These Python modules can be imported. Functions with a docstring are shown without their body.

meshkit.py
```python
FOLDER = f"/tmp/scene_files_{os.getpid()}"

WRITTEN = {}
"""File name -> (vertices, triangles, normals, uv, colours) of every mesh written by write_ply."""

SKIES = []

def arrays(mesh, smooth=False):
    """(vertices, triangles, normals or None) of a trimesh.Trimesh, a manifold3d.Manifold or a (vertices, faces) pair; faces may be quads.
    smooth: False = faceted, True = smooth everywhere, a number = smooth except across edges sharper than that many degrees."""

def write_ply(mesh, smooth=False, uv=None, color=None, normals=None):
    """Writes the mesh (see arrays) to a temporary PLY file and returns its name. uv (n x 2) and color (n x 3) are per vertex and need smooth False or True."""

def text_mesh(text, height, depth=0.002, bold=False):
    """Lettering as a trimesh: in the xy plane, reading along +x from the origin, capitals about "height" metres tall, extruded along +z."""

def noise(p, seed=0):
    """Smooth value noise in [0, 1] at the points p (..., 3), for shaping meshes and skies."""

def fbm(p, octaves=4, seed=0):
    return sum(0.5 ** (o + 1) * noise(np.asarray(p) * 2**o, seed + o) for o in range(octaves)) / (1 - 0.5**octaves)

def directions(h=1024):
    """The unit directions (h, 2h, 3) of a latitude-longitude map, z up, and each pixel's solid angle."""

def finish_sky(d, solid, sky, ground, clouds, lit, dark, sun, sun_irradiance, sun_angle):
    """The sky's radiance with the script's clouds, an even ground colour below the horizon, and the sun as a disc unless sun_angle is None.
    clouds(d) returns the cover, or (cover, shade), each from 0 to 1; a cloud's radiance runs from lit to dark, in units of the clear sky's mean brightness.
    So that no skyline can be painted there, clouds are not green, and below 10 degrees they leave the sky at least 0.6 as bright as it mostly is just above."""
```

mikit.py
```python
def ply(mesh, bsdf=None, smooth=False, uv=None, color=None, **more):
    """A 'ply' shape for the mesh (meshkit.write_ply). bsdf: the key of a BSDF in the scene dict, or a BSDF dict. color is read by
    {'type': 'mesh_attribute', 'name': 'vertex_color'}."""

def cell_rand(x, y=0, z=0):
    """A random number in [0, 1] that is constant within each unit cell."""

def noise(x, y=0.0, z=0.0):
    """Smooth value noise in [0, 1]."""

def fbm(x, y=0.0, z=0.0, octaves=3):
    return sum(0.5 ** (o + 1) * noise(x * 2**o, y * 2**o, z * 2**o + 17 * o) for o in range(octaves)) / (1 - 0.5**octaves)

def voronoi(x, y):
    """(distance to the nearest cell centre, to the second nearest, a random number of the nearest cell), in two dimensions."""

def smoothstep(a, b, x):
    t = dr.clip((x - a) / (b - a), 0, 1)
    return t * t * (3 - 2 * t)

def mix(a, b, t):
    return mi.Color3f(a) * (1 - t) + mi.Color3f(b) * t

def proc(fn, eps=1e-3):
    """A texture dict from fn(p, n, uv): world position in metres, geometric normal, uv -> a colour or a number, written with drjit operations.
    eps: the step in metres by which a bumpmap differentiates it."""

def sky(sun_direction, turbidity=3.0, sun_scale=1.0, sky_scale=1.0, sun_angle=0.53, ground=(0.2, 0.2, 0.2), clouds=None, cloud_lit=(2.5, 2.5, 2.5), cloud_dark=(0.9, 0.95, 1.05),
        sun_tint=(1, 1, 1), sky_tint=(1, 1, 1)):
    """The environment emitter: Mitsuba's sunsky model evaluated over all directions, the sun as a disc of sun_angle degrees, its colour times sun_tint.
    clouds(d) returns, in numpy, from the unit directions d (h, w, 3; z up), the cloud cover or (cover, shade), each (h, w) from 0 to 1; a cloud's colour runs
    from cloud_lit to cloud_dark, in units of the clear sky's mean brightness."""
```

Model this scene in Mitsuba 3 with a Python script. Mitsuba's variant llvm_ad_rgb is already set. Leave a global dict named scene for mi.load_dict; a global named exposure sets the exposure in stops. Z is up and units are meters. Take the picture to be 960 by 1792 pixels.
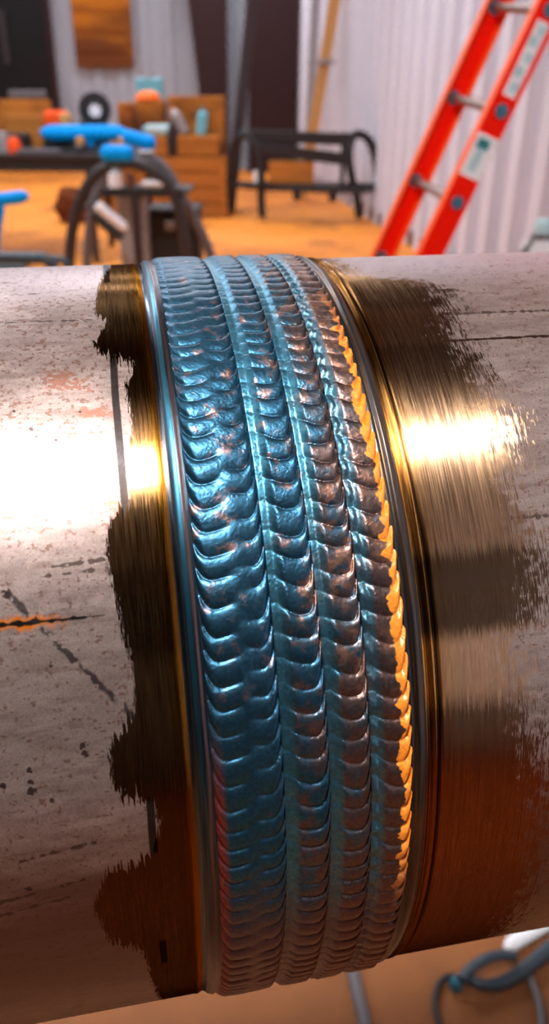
import math, random
import numpy as np, trimesh, drjit as dr, mitsuba as mi
import mikit
from mikit import proc, noise, fbm, voronoi, smoothstep, mix, cell_rand

scene, labels = {}, {}
T = mi.ScalarTransform4f
rng = np.random.default_rng(7)

# ------------------------------------------------------------------ camera
F, W_, H_ = 1400.0, 960, 1792
M = np.array([[0.99996838, -0.00795281, 0.0], [0.00373362, 0.46945672, 0.88294759], [0.00702192, 0.88291967, -0.46947156]])
EYE = np.array([0, 0, 1.35])
FWD, UP = M @ [0, 0, 1.0], M @ [0, 1.0, 0]
scene['camera'] = {'type': 'thinlens', 'fov': 2 * math.degrees(math.atan(W_ / 2 / F)), 'fov_axis': 'x',
                   'to_world': T().look_at(origin=EYE.tolist(), target=(EYE + FWD).tolist(), up=UP.tolist()),
                   'aperture_radius': 0.0011, 'focus_distance': 0.222, 'near_clip': 0.01, 'far_clip': 100.0}
exposure = 0.05

# ------------------------------------------------------------------ lamps (ceiling luminaires, all after the first are unseen and added for fill; x, y, z, half sizes, radiance)
LAMPS = [(-0.42, -0.60, 4.2, 0.50, 0.18, (170, 166, 162)),
         (-3.0, 4.6, 4.6, 1.2, 0.4, (25, 25, 26.5)), (-0.6, 6.6, 4.6, 1.2, 0.4, (14, 14, 15)),
         (-5.4, 9.4, 4.6, 1.2, 0.4, (15, 15, 16)), (-2.0, 10.4, 4.6, 1.2, 0.4, (15, 15, 16)), (-0.7, 13.6, 4.6, 1.0, 0.4, (20, 20, 21)), (-5.0, 14.0, 4.6, 1.2, 0.4, (11, 11, 12)),
         (-4.4, 0.6, 4.6, 1.2, 0.4, (9, 9, 9))]


# ------------------------------------------------------------------ helpers
def ray(px, py):
    return M @ np.array([(px - W_ / 2) / F, (H_ / 2 - py) / F, 1.0])


def P(px, py, y):
    d = ray(px, py)
    return EYE + d * (y / d[1])


def PZ(px, py, z):
    d = ray(px, py)
    return EYE + d * ((z - EYE[2]) / d[2])


def rgb(c):
    """linear colour from an 8 bit display colour"""
    c = np.asarray(c, float) / 255
    return np.where(c <= 0.04045, c / 12.92, ((c + 0.055) / 1.055) ** 2.4).tolist()


def key_of(name, parent=None):
    k = f'{parent}__{name}' if parent else name
    if k not in scene and k not in labels:
        return k
    i = 1
    while f'{k}_{i:03d}' in scene or f'{k}_{i:03d}' in labels:
        i += 1
    return f'{k}_{i:03d}'


def thing(name, label, cat, group=None):
    k = key_of(name)
    labels[k] = {'label': label, 'category': cat}
    if group:
        labels[k]['group'] = group
    return k


def part(name, mesh, m, parent, label=None, smooth=False, **kw):
    k = key_of(name, parent)
    scene[k] = mikit.ply(mesh, m, smooth=smooth, **kw)
    if label:
        labels[k] = {'label': label}
    return k


def one(name, mesh, m, label, cat, smooth=False, group=None, **kw):
    k = key_of(name)
    scene[k] = mikit.ply(mesh, m, smooth=smooth, **kw)
    labels[k] = {'label': label, 'category': cat}
    if group:
        labels[k]['group'] = group
    return k


def struct(name, mesh, m, label=None, smooth=False, **kw):
    scene[name] = mikit.ply(mesh, m, smooth=smooth, **kw)
    labels[name] = {'kind': 'structure', 'label': label or name.replace('_', ' ')}
    return name


def cat_(*ms):
    return trimesh.util.concatenate([trimesh.Trimesh(m.vertices, m.faces, process=False) for m in ms])


def box(c, size, rz=0.0, mat=None, bevel=0.0):
    c, size = np.asarray(c, float), np.asarray(size, float)
    if bevel:
        pts = []
        for s in np.array(np.meshgrid([-1, 1], [-1, 1], [-1, 1])).reshape(3, -1).T:
            for a in range(3):
                q = s * size / 2
                for b in range(3):
                    if b != a:
                        q[b] -= s[b] * bevel
                pts.append(q.copy())
        m = trimesh.convex.convex_hull(np.array(pts))
    else:
        m = trimesh.creation.box(size)
    if mat is not None:
        t = np.eye(4); t[:3, :3] = mat; m.apply_transform(t)
    if rz:
        m.apply_transform(trimesh.transformations.rotation_matrix(rz, [0, 0, 1]))
    m.apply_translation(c)
    return m


def frame_along(d, hint=(0, 0, 1)):
    d = np.asarray(d, float) / np.linalg.norm(d)
    h = np.asarray(hint, float)
    if abs(d @ h) > 0.95:
        h = np.array([1.0, 0, 0])
    x = np.cross(h, d); x /= np.linalg.norm(x)
    return np.stack([x, np.cross(d, x), d], 1)


def beam(p0, p1, w, t, hint=(0, 0, 1), bevel=0.0):
    """rectangular bar from p0 to p1"""
    p0, p1 = np.asarray(p0, float), np.asarray(p1, float)
    return box((p0 + p1) / 2, (w, t, np.linalg.norm(p1 - p0)), mat=frame_along(p1 - p0, hint), bevel=bevel)


def tube(path, r, n=14, closed=False):
    path = np.asarray(path, float)
    r = np.broadcast_to(np.asarray(r, float), (len(path),))
    tan = np.gradient(path, axis=0)
    tan /= np.linalg.norm(tan, axis=1, keepdims=True)
    fr = frame_along(tan[0])[:, 0]
    a = np.arange(n) * 2 * np.pi / n
    v = []
    for i, p in enumerate(path):
        fr = fr - tan[i] * (fr @ tan[i]); fr /= np.linalg.norm(fr)
        b = np.cross(tan[i], fr)
        v.append(p + r[i] * (np.cos(a)[:, None] * fr + np.sin(a)[:, None] * b))
    v = np.vstack(v + [path[:1], path[-1:]])
    f = []
    for i in range(len(path) - 1):
        for j in range(n):
            k = (j + 1) % n
            f += [[i * n + j, i * n + k, i * n + n + k], [i * n + j, i * n + n + k, i * n + n + j]]
    e = len(path) * n
    for j in range(n):
        k = (j + 1) % n
        f += [[e, k, j], [e + 1, e - n + j, e - n + k]]
    return trimesh.Trimesh(v, f, process=False)


def spline(pts, n=40):
    from scipy.interpolate import CubicSpline
    pts = np.asarray(pts, float)
    t = np.r_[0, np.cumsum(np.linalg.norm(np.diff(pts, axis=0), axis=1))]
    return CubicSpline(t, pts)(np.linspace(0, t[-1], n))


def cyl(p0, p1, r, n=20, r1=None):
    p0, p1 = np.asarray(p0, float), np.asarray(p1, float)
    return tube(np.array([p0, p0 + (p1 - p0) * 1e-3, p1 - (p1 - p0) * 1e-3, p1]), [r, r, r if r1 is None else r1, r if r1 is None else r1], n)


def lathe(prof, c=(0, 0, 0), n=24, mat=None):
    m = trimesh.creation.revolve(np.asarray(prof, float), sections=n)
    if mat is not None:
        t = np.eye(4); t[:3, :3] = mat; m.apply_transform(t)
    m.apply_translation(c)
    return m


def pw(x, xs, ys):
    """piecewise linear curve in drjit"""
    o = np.argsort(xs)
    xs, ys = [float(xs[i]) for i in o], [float(ys[i]) for i in o]
    out = mi.Float(ys[0])
    for i in range(len(xs) - 1):
        out += (ys[i + 1] - ys[i]) * dr.clip((x - xs[i]) / max(xs[i + 1] - xs[i], 1e-3), 0, 1)
    return out


def seg(x, y, a, b):
    """distance to a segment, and the position along it from 0 to 1"""
    dx, dy = b[0] - a[0], b[1] - a[1]
    t = dr.clip(((x - a[0]) * dx + (y - a[1]) * dy) / (dx * dx + dy * dy), 0, 1)
    return dr.sqrt(dr.square(x - a[0] - t * dx) + dr.square(y - a[1] - t * dy)), t


# ------------------------------------------------------------------ plain materials
def mat(name, color, rough=0.5, metallic=0.0, spec=0.5, var=0.0, scale=8.0, **kw):
    c = np.array(rgb(color))
    if var:
        base = proc(lambda p, n, uv, c=c: mi.Color3f(c.tolist()) * (1 - var + 2 * var * fbm(p.x * scale, p.y * scale, p.z * scale)))
    else:
        base = {'type': 'rgb', 'value': c.tolist()}
    d = {'type': 'principled', 'base_color': base, 'roughness': float(rough), 'metallic': float(metallic), **kw}
    if not metallic:
        d['specular'] = float(spec)
    scene[name] = {'type': 'twosided', 'bsdf': d, 'id': name}
    return name


mat('m_black', (26, 24, 26), 0.55)
mat('m_dark_steel', (48, 42, 42), 0.45, spec=0.4)
mat('m_teal_steel', (52, 66, 76), 0.4)
mat('m_grey', (150, 148, 150), 0.5)
mat('m_grey_dark', (98, 94, 98), 0.5)
mat('m_white', (236, 238, 242), 0.45)
mat('m_blue', (0, 160, 252), 0.5, spec=0.1)
mat('m_orange', (252, 116, 6), 0.45)
mat('m_red_orange', (250, 84, 10), 0.45)
mat('m_fibreglass', (255, 24, 0), 0.5, spec=0.1)
mat('m_fibreglass_edge', (248, 96, 22), 0.4)
mat('m_alu', (150, 140, 132), 0.35, 0.7)
mat('m_bolt', (60, 120, 142), 0.35, 0.3)
mat('m_cyan', (108, 190, 208), 0.35)
mat('m_teal_print', (20, 120, 125), 0.5)
mat('m_pale_teal', (176, 208, 214), 0.45)
mat('m_primer', (42, 15, 17), 0.55, spec=0.3)
mat('m_door', (10, 7, 9), 0.6, spec=0.3)
mat('m_trim', (92, 58, 44), 0.6)
mat('m_sack', (104, 52, 22), 0.8, spec=0.2, var=0.4, scale=9)
mat('m_pine', (206, 150, 84), 0.6)
mat('m_ceiling', (108, 106, 108), 0.8, spec=0.2)
mat('m_front', (48, 38, 36), 0.8, spec=0.2)
mat('m_lamp_body', (190, 190, 190), 0.5)
scene['m_card'] = {'type': 'twosided', 'bsdf': {'type': 'principled', 'roughness': 0.8, 'specular': 0.2, 'base_color': proc(
    lambda p, n, uv: mix(rgb((112, 66, 36)), rgb((186, 116, 48)), smoothstep(0.3, 0.7, fbm(p.x * 3.1, p.y * 3, p.z * 4.3))))}}
scene['m_crate'] = {'type': 'twosided', 'bsdf': {'type': 'principled', 'roughness': 0.75, 'specular': 0.2, 'base_color': proc(
    lambda p, n, uv: mix(rgb((150, 92, 40)), rgb((196, 126, 56)), fbm(p.x * 2, p.y * 2, p.z * 14)))}}
scene['m_ply'] = {'type': 'twosided', 'bsdf': {'type': 'principled', 'roughness': 0.7, 'specular': 0.2, 'base_color': proc(
    lambda p, n, uv: mix(rgb((104, 56, 24)), rgb((196, 116, 26)), smoothstep(0.35, 0.75, fbm(p.x * 0.9, p.y, p.z * 3.2) * 0.75 + 0.35 * smoothstep(2.0, 2.9, p.z))))}}
scene['m_wall'] = {'type': 'twosided', 'bsdf': {'type': 'principled', 'roughness': 0.55, 'specular': 0.3, 'base_color': proc(
    lambda p, n, uv: mix(rgb((218, 220, 232)), rgb((204, 204, 214)), fbm(p.x * 1.5, p.y * 1.5, p.z * 0.6)))}}
scene['m_wall_grey'] = {'type': 'twosided', 'bsdf': {'type': 'principled', 'roughness': 0.6, 'specular': 0.3, 'base_color': proc(
    lambda p, n, uv: mix(rgb((170, 178, 190)), rgb((150, 154, 164)), fbm(p.x * 1.5, p.y * 1.5, p.z * 0.6)))}}


def floor_col(p, n, uv):
    a = fbm(p.x * 0.8, p.y * 0.8, 3.0)
    b = fbm(p.x * 14, p.y * 14, 5.0)
    c = mix(rgb((198, 116, 44)), rgb((236, 146, 56)), smoothstep(0.3, 0.7, a))
    dirt = smoothstep(0.62, 0.75, fbm(p.x * 2.2 + 9, p.y * 2.2, 1.0))
    c = mix(c, rgb((150, 92, 50)), 0.6 * dirt)
    near = 1 - smoothstep(2.0, 4.5, p.y)             # weaker light near the pipe, painted into the floor colour
    c = mix(c, rgb((126, 80, 50)), near * 0.85)
    return c * (0.88 + 0.24 * b)


scene['m_floor'] = {'type': 'twosided', 'bsdf': {'type': 'principled', 'roughness': 0.6, 'specular': 0.3, 'base_color': proc(floor_col)}}

# ------------------------------------------------------------------ the pipe's own frame
R = 0.1365
PC = np.array([-0.05395314, 0.26990588, 1.15910186])
AX = np.array([0.980600257, 0.196018204, 0.0])
FR = np.array([AX[1], -AX[0], 0.0])                 # horizontal, towards the camera
ZZ = np.array([0, 0, 1.0])


def surf(s, e, r):
    """s along the axis (m), e elevation (rad), r radius"""
    return PC + s[..., None] * AX + r[..., None] * (np.cos(e)[..., None] * FR + np.sin(e)[..., None] * ZZ)


def grid_mesh(s, e, r, closed=True):
    """s (m), e (n), r (n, m) -> vertices, faces, uv = (s, arc length)"""
    n, m = r.shape
    S, E = np.meshgrid(s, e)
    v = surf(S, E, r).reshape(-1, 3)
    uv = np.stack([S, E * R], -1).reshape(-1, 2)
    i, j = np.meshgrid(np.arange(n - 1), np.arange(m - 1), indexing='ij')
    a = (i * m + j).ravel()
    f = np.vstack([np.stack([a, a + 1, a + m + 1], 1), np.stack([a, a + m + 1, a + m], 1)])
    return trimesh.Trimesh(v, f, process=False), uv


# marks on the steel: all in millimetres along the axis (s) and degrees of elevation (e)
LB_E = [94, 81.3, 75.5, 72.2, 68.7, 65.6, 64.3, 60.8, 56.0, 53.1, 49.7, 46.4, 45.4, 42.3, 39.3, 35.7, 32.2, 28.7, 24.2, 23.2, 21.4, 17.7, 16.0, 15.1, 12.3, 8.4, 7.0, 1.6, -4, -6.4, -30]
LB_S = [-1.0, -5.2, -6.3, -2.1, -7.5, -2.5, 3.7, 0.6, 1.8, 0.5, -0.4, -0.9, -5.3, -7.2, -7.1, -5.7, -5.0, -3.0, -4.0, -8.2, -10.6, -10.7, -8.3, -1.5, 0.0, -2.8, -15, -18.6, -15, -7.4, -4]
RB_E = [94, 84, 81.1, 78, 74.0, 66.5, 61.2, 56.7, 52.6, 48.3, 42.7, 39.3, 34.7, 29.1, 28.0, 24.5, 18, 10, -30]
RB_S = [78, 80, 98, 104, 103.8, 99.5, 102.5, 103, 106, 101.5, 101, 104, 105.5, 103, 93, 95, 99, 104, 110]


def se(uv):
    return uv.x * 1000, uv.y / R * 57.29578


def ground_mask(uv):
    """1 where the mill scale is ground away beside the weld; strokes run around the pipe, so the edges are ragged across them"""
    s, e = se(uv)
    a = e * 2.38
    streak = noise(s * 3.0, a * 0.22, 3.0) - 0.5
    fine = noise(s * 8.0, a * 0.9, 9.0) - 0.5
    el = e + streak * dr.select(s < 40, mi.Float(2.6), mi.Float(1.5)) + fine * 1.0
    left = smoothstep(-0.35, 0.35, s - pw(el, LB_E, LB_S) + fine * 1.6)
    right = smoothstep(-3.5, 3.5, pw(el, RB_E, RB_S) - s + fine * 12 + streak * 9 + (noise(s * 0.5, a * 0.6, 5.0) - 0.5) * 8)
    return dr.select(s < 40, left, right)


def scale_col(p, n, uv):
    s, e = se(uv)
    a = e * 2.38
    c = mix(rgb((170, 156, 153)), rgb((130, 113, 109)), fbm(s * 0.12, a * 0.5, 1.0))
    c = mix(c, rgb((172, 160, 166)), smoothstep(75, 88, e))
    # fine pitting
    c = c * (0.80 + 0.34 * noise(s * 3.2, a * 3.2, 2.0))
    sp = smoothstep(0.66, 0.76, fbm(s * 0.9, a * 1.1, 4.0, 4) + 0.05 * smoothstep(40, 60, e) * smoothstep(0, -10, s))
    c = mix(c, rgb((110, 74, 58)), sp * 0.7)
    # drawn streaks along the axis
    st = smoothstep(0.7, 0.9, noise(s * 0.05 + 3, a * 1.1, 7.0)) * smoothstep(0.35, 0.7, noise(s * 0.6, a * 0.3, 8.0))
    c = mix(c, rgb((112, 88, 78)), st * 0.4)
    # brown rust patches in the left section
    rp = dr.exp(-dr.square((s + 15) / 9) - dr.square((e - 60.6 + s * 0.12) / 2.3)) + dr.exp(-dr.square((s + 8) / 8) - dr.square((e - 57.6) / 1.0))
    rp += 0.9 * dr.exp(-dr.square((s + 4) / 5) - dr.square((e - 47.0) / 2.6))
    c = mix(c, rgb((138, 94, 78)), 0.85 * smoothstep(0.40, 0.8, rp * (2.2 * fbm(s * 0.9, a * 1.3, 6.0, 4) - 0.2)))
    # lower belly: underside shade painted into the colour as dark brown
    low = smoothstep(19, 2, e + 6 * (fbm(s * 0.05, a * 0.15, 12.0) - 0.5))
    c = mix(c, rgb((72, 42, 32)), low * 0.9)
    # long straight scratches / rust lines
    w1 = (noise(s * 0.8, a * 0.5, 3.0) - 0.5)
    d, t = seg(s, a, (-40, 35.0 * 2.38), (-9, 34.9 * 2.38))
    c = mix(c, rgb((214, 120, 34)), smoothstep(2.2, 0.5, d + w1 * 1.5) * smoothstep(0.80, 0.45, t))
    c = mix(c, rgb((24, 18, 18)), smoothstep(0.95, 0.45, d + w1 * 0.8 + 0.5 * t))
    d, t = seg(s, a, (-30.7, 37.9 * 2.38), (-3.9, 24.3 * 2.38))
    c = mix(c, rgb((44, 38, 42)), 0.85 * smoothstep(1.1, 0.35, d + w1 * 0.9) * smoothstep(0.42, 0.62, noise(s * 1.1, a * 0.9, 5.0) + 0.2))
    d, t = seg(s, a, (84, 65.8 * 2.38), (135, 65.9 * 2.38))
    c = mix(c, rgb((52, 34, 28)), smoothstep(0.8, 0.3, d + w1 * 0.7))
    for (x0, e0, x1, e1, k) in [(103, 77.8, 109, 77.4, 1.2), (100, 71.4, 135, 71.2, 0.9), (-31, 81.4, -21, 81.2, 0.5), (-34, 73.7, -7, 73.5, 0.4), (-20.4, 40.3, -8, 40.6, 0.5),
                                (-23, 39.4, -8.5, 39.6, 0.4), (-42, 5.2, -20, 6.6, 0.7), (-34, 10.2, -16, 11.2, 0.5), (-42, 3.4, -24, 4.6, 0.5), (95, 41.0, 120, 40.8, 0.9)]:
        d, t = seg(s, a, (x0, e0 * 2.38), (x1, e1 * 2.38))
        c = mix(c, rgb((56, 38, 34)), 0.8 * smoothstep(k, k * 0.3, d + w1) * smoothstep(0.35, 0.6, noise(s * 0.9, a, 6.0) + 0.18))
    for (x, y, r) in [(-28.0, 58.5, .5), (-23.7, 56.0, .75), (-22.4, 55.0, .5), (-17.8, 54.4, .45), (-11.4, 57.9, .45), (-16.5, 22.1, 1.1), (-16.3, 21.2, .9), (-29.5, 20.2, .9), (-29.4, 19.0, 1.0),
                      (-29.4, 18.0, 1.2), (-25.1, 16.8, .7), (-35.7, 19.0, .9), (-33.2, 6.6, 1.0), (-31.0, 38.0, 1.3), (-22.3, 30.5, .5)]:
        dd = dr.sqrt(dr.square(s - x) + dr.square(a - y * 2.38)) + (noise(s * 1.7, a * 1.7, 2.0) - 0.5) * 0.9 * r
        c = mix(c, rgb((48, 34, 36)), smoothstep(r, r * 0.6, dd) * 0.9)
    # black paint line drawn around the pipe beside the weld
    ln = smoothstep(1.15, 0.8, dr.abs(s + 2.0 + 0.3 * (noise(e * 0.2, 1.0, 1.0) - 0.5)))
    c = mix(c, rgb((20, 14, 14)), ln * 0.95)
    return c * mi.Color3f(1.05, 0.98, 0.93)


def scale_rough(p, n, uv):
    s, e = se(uv)
    a = e * 2.38
    r = 0.355 + 0.10 * (fbm(s * 0.4, a * 0.6, 4.0) - 0.5) + 0.10 * (noise(s * 3, a * 3, 2.0) - 0.5)
    r = r + 0.2 * smoothstep(0.0, 1.0, dr.exp(-dr.square((s + 15) / 9) - dr.square((e - 60.6) / 2.3)))
    return dr.clip(r, 0.2, 0.8)


def ground_col(p, n, uv):
    s, e = se(uv)
    a = e * 2.38
    br = noise(s * 5.5, a * 0.10, 3.0) * 0.6 + noise(s * 14, a * 0.35, 5.0) * 0.4            # brush lines around the pipe
    dist = dr.select(s < 40, 11 - s, s - 69)                                                  # from the weld toe
    eb = e + (br - 0.5) * 2.4  # bands below: bright and dark reflections painted by elevation, along with grinding tone
    refl_tone_r = pw(eb, [94, 84, 80, 78, 74, 72, 66, 65, 60, 58, 54, 48, 46, 38.5, 37, 29.5, 28, 22.5, 20, 8, -20],
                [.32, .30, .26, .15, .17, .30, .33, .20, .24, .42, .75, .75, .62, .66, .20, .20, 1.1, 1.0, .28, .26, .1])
    refl_tone_l = pw(eb, [94, 90, 82, 81, 73, 71, 66, 65, 60, 57, 52, 47, 46, 40, 39, 31, 29, 24, 15, 8, 0, -5, -20],
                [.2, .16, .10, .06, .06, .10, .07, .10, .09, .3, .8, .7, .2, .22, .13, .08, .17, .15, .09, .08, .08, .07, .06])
    v = dr.select(s < 40, refl_tone_l, refl_tone_r)
    warm = dr.exp(-dr.square(dist / dr.select(s < 40, 5.0, 6.0)))                              # straw heat tint close to the weld
    c = mix(rgb((216, 176, 140)), rgb((214, 148, 62)), dr.clip(warm * 0.95 + dr.select(s < 40, mi.Float(0.45), mi.Float(0.10)), 0, 1))
    red = smoothstep(22, 14, e) * dr.select(s < 40, mi.Float(0.35), mi.Float(0.6))  # reddish floor reflection painted into the lower ground steel
    c = mix(c, rgb((196, 92, 44)), red)
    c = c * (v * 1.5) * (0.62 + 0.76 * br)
    # straw strip right beside the toe keeps more shine
    strip = smoothstep(4.6, 3.0, dist) * dr.select(s < 40, mi.Float(1), mi.Float(0))
    c = mix(c, mi.Color3f(rgb((176, 112, 36))) * (0.5 + 0.8 * br), strip * 0.55)
    # heat tint lines: blue and dark against the toe
    blue = smoothstep(1.1, 0.4, dr.abs(dist - 1.6)) * dr.select(s < 40, mi.Float(0.75), mi.Float(0.12))
    c = mix(c, rgb((70, 110, 132)), blue)
    edge = smoothstep(0.8, 0.3, dr.abs(dist - dr.select(s < 40, mi.Float(0.2), mi.Float(4.3))))
    c = mix(c, rgb((24, 20, 22)), edge * 0.8)
    ln = smoothstep(1.1, 0.8, dr.abs(s + 2.0)) * dr.maximum(dr.maximum(smoothstep(0.8, 0, dr.abs(e + 8) - 2.2), smoothstep(0.8, 0, dr.abs(e - 12) - 3)), smoothstep(0.8, 0, dr.abs(e - 90) - 5))
    return mix(c, rgb((18, 12, 12)), ln * 0.9)


def ground_rough(uv):
    s, e = se(uv)
    return 0.19 + 0.18 * noise(s * 4, e * 0.3, 1.0)


def ground_au(p, n, uv):            # across the brush lines
    return dr.square(ground_rough(uv)) * 2.9 + 0.02


def ground_av(p, n, uv):            # along them
    return dr.square(ground_rough(uv)) * 0.38 + 0.004


def steel_bump(p, n, uv):
    s, e = se(uv)
    a = e * 2.38
    g = ground_mask(uv)
    return g * (noise(s * 9, a * 0.25, 1.0) + 0.6 * noise(s * 22, a * 0.6, 2.0)) * 0.35 + (1 - g) * (noise(s * 2.5, a * 2.5, 3.0) * 0.5 + 0.35 * noise(s * 7, a * 7, 4.0))


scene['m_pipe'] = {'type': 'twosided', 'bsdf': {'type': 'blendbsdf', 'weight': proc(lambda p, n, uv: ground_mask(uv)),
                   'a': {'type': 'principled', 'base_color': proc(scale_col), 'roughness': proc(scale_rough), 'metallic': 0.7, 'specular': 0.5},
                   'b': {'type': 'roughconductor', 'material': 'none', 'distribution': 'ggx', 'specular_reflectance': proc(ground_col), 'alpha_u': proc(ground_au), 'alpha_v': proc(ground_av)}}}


def orange_edge(s, e):
    a = e * 2.38
    return smoothstep(-0.2, 0.3, s - 62.2 + (noise(a * 0.45, 2.0, 3.0) - 0.5) * 3.2 + (noise(a * 1.5, s, 3.0) - 0.5) * 0.8) * smoothstep(67, 66, s) * smoothstep(-8, 6, e) * smoothstep(82, 62, e)


def bead_metal(p, n, uv):
    return 0.92 - 0.75 * orange_edge(*se(uv))


def bead_col(p, n, uv):
    s, e = se(uv)
    a = e * 2.38
    nz = fbm(s * 0.22, a * 0.22, 5.0)
    n2 = fbm(s * 0.7, a * 0.7, 8.0)
    teal, slate, brown, copper = rgb((24, 78, 104)), rgb((70, 78, 88)), rgb((92, 70, 66)), rgb((176, 124, 100))
    k = smoothstep(34, 60, s + (nz - 0.5) * 34 + (n2 - 0.5) * 14 - 0.12 * (e - 45))
    c = mix(mix(teal, slate, smoothstep(0.0, 0.5, k)), brown, smoothstep(0.4, 1.0, k))
    c = mix(c, copper, 0.6 * smoothstep(0.58, 0.85, fbm(s * 0.28, a * 0.28, 8.0) * 0.7 + 0.3 * n2 + 0.14 * k) * smoothstep(14, 34, e))
    # blue-grey valleys where the next run begins
    for v0 in (31.4, 43.3, 54.2):
        vv = smoothstep(-0.2, 0.5, s - v0) * smoothstep(v0 + 4.2, v0 + 2.4, s)
        c = mix(c, rgb((58, 124, 148)), 0.7 * vv * (0.5 + n2))
    # orange temper colour along the last run's outer side
    c = mix(c, rgb((244, 140, 36)), orange_edge(s, e))
    # red-brown flanks low on the pipe
    fl = smoothstep(17.2, 15.0, s) * smoothstep(24, 12, e)
    c = mix(c, rgb((150, 52, 26)), fl * 0.8)
    c = mix(c, rgb((84, 48, 42)), 0.8 * smoothstep(8, -10, e))  # underside shade painted into the bead colour
    return c * (0.8 + 0.4 * noise(s * 1.6, a * 1.6, 1.0))


def land_col(p, n, uv):
    s, e = se(uv)
    a = e * 2.38
    br = noise(s * 3.5, a * 0.12, 6.0)
    c = mix(rgb((36, 52, 66)), rgb((76, 90, 100)), br)
    c = mix(c, rgb((56, 128, 156)), 0.7 * smoothstep(0.9, 0.3, dr.abs(s - 11.2)) * smoothstep(10, 30, e))
    c = mix(c, rgb((150, 104, 90)), 0.45 * smoothstep(0.6, 0.2, dr.abs(s - 12.4 - 0.5 * noise(a * 0.05, 1, 1))))
    right = smoothstep(64, 65, s)
    c = mix(c, mix(rgb((44, 66, 80)), rgb((110, 84, 60)), br), right)
    return mix(c, rgb((58, 40, 36)), 0.7 * smoothstep(12, -6, e))  # same painted underside shade on the lands


def bead_bump(p, n, uv):
    s, e = se(uv)
    a = e * 2.38
    return fbm(s * 1.6, a * 1.6, 2.0) * 1.0 + noise(s * 6, a * 6, 4.0) * 0.25


scene['m_bead'] = {'type': 'twosided', 'bsdf': {'type': 'bumpmap', 'tex': proc(bead_bump, 2e-4), 'scale': 0.00009,
                   'bsdf': {'type': 'principled', 'base_color': proc(bead_col), 'metallic': proc(bead_metal), 'roughness': 0.38, 'clearcoat': 0.8, 'clearcoat_gloss': 0.7}}}
scene['m_land'] = {'type': 'twosided', 'bsdf': {'type': 'principled', 'base_color': proc(land_col), 'metallic': 0.95, 'roughness': 0.36, 'anisotropic': 0.6}}

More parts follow.
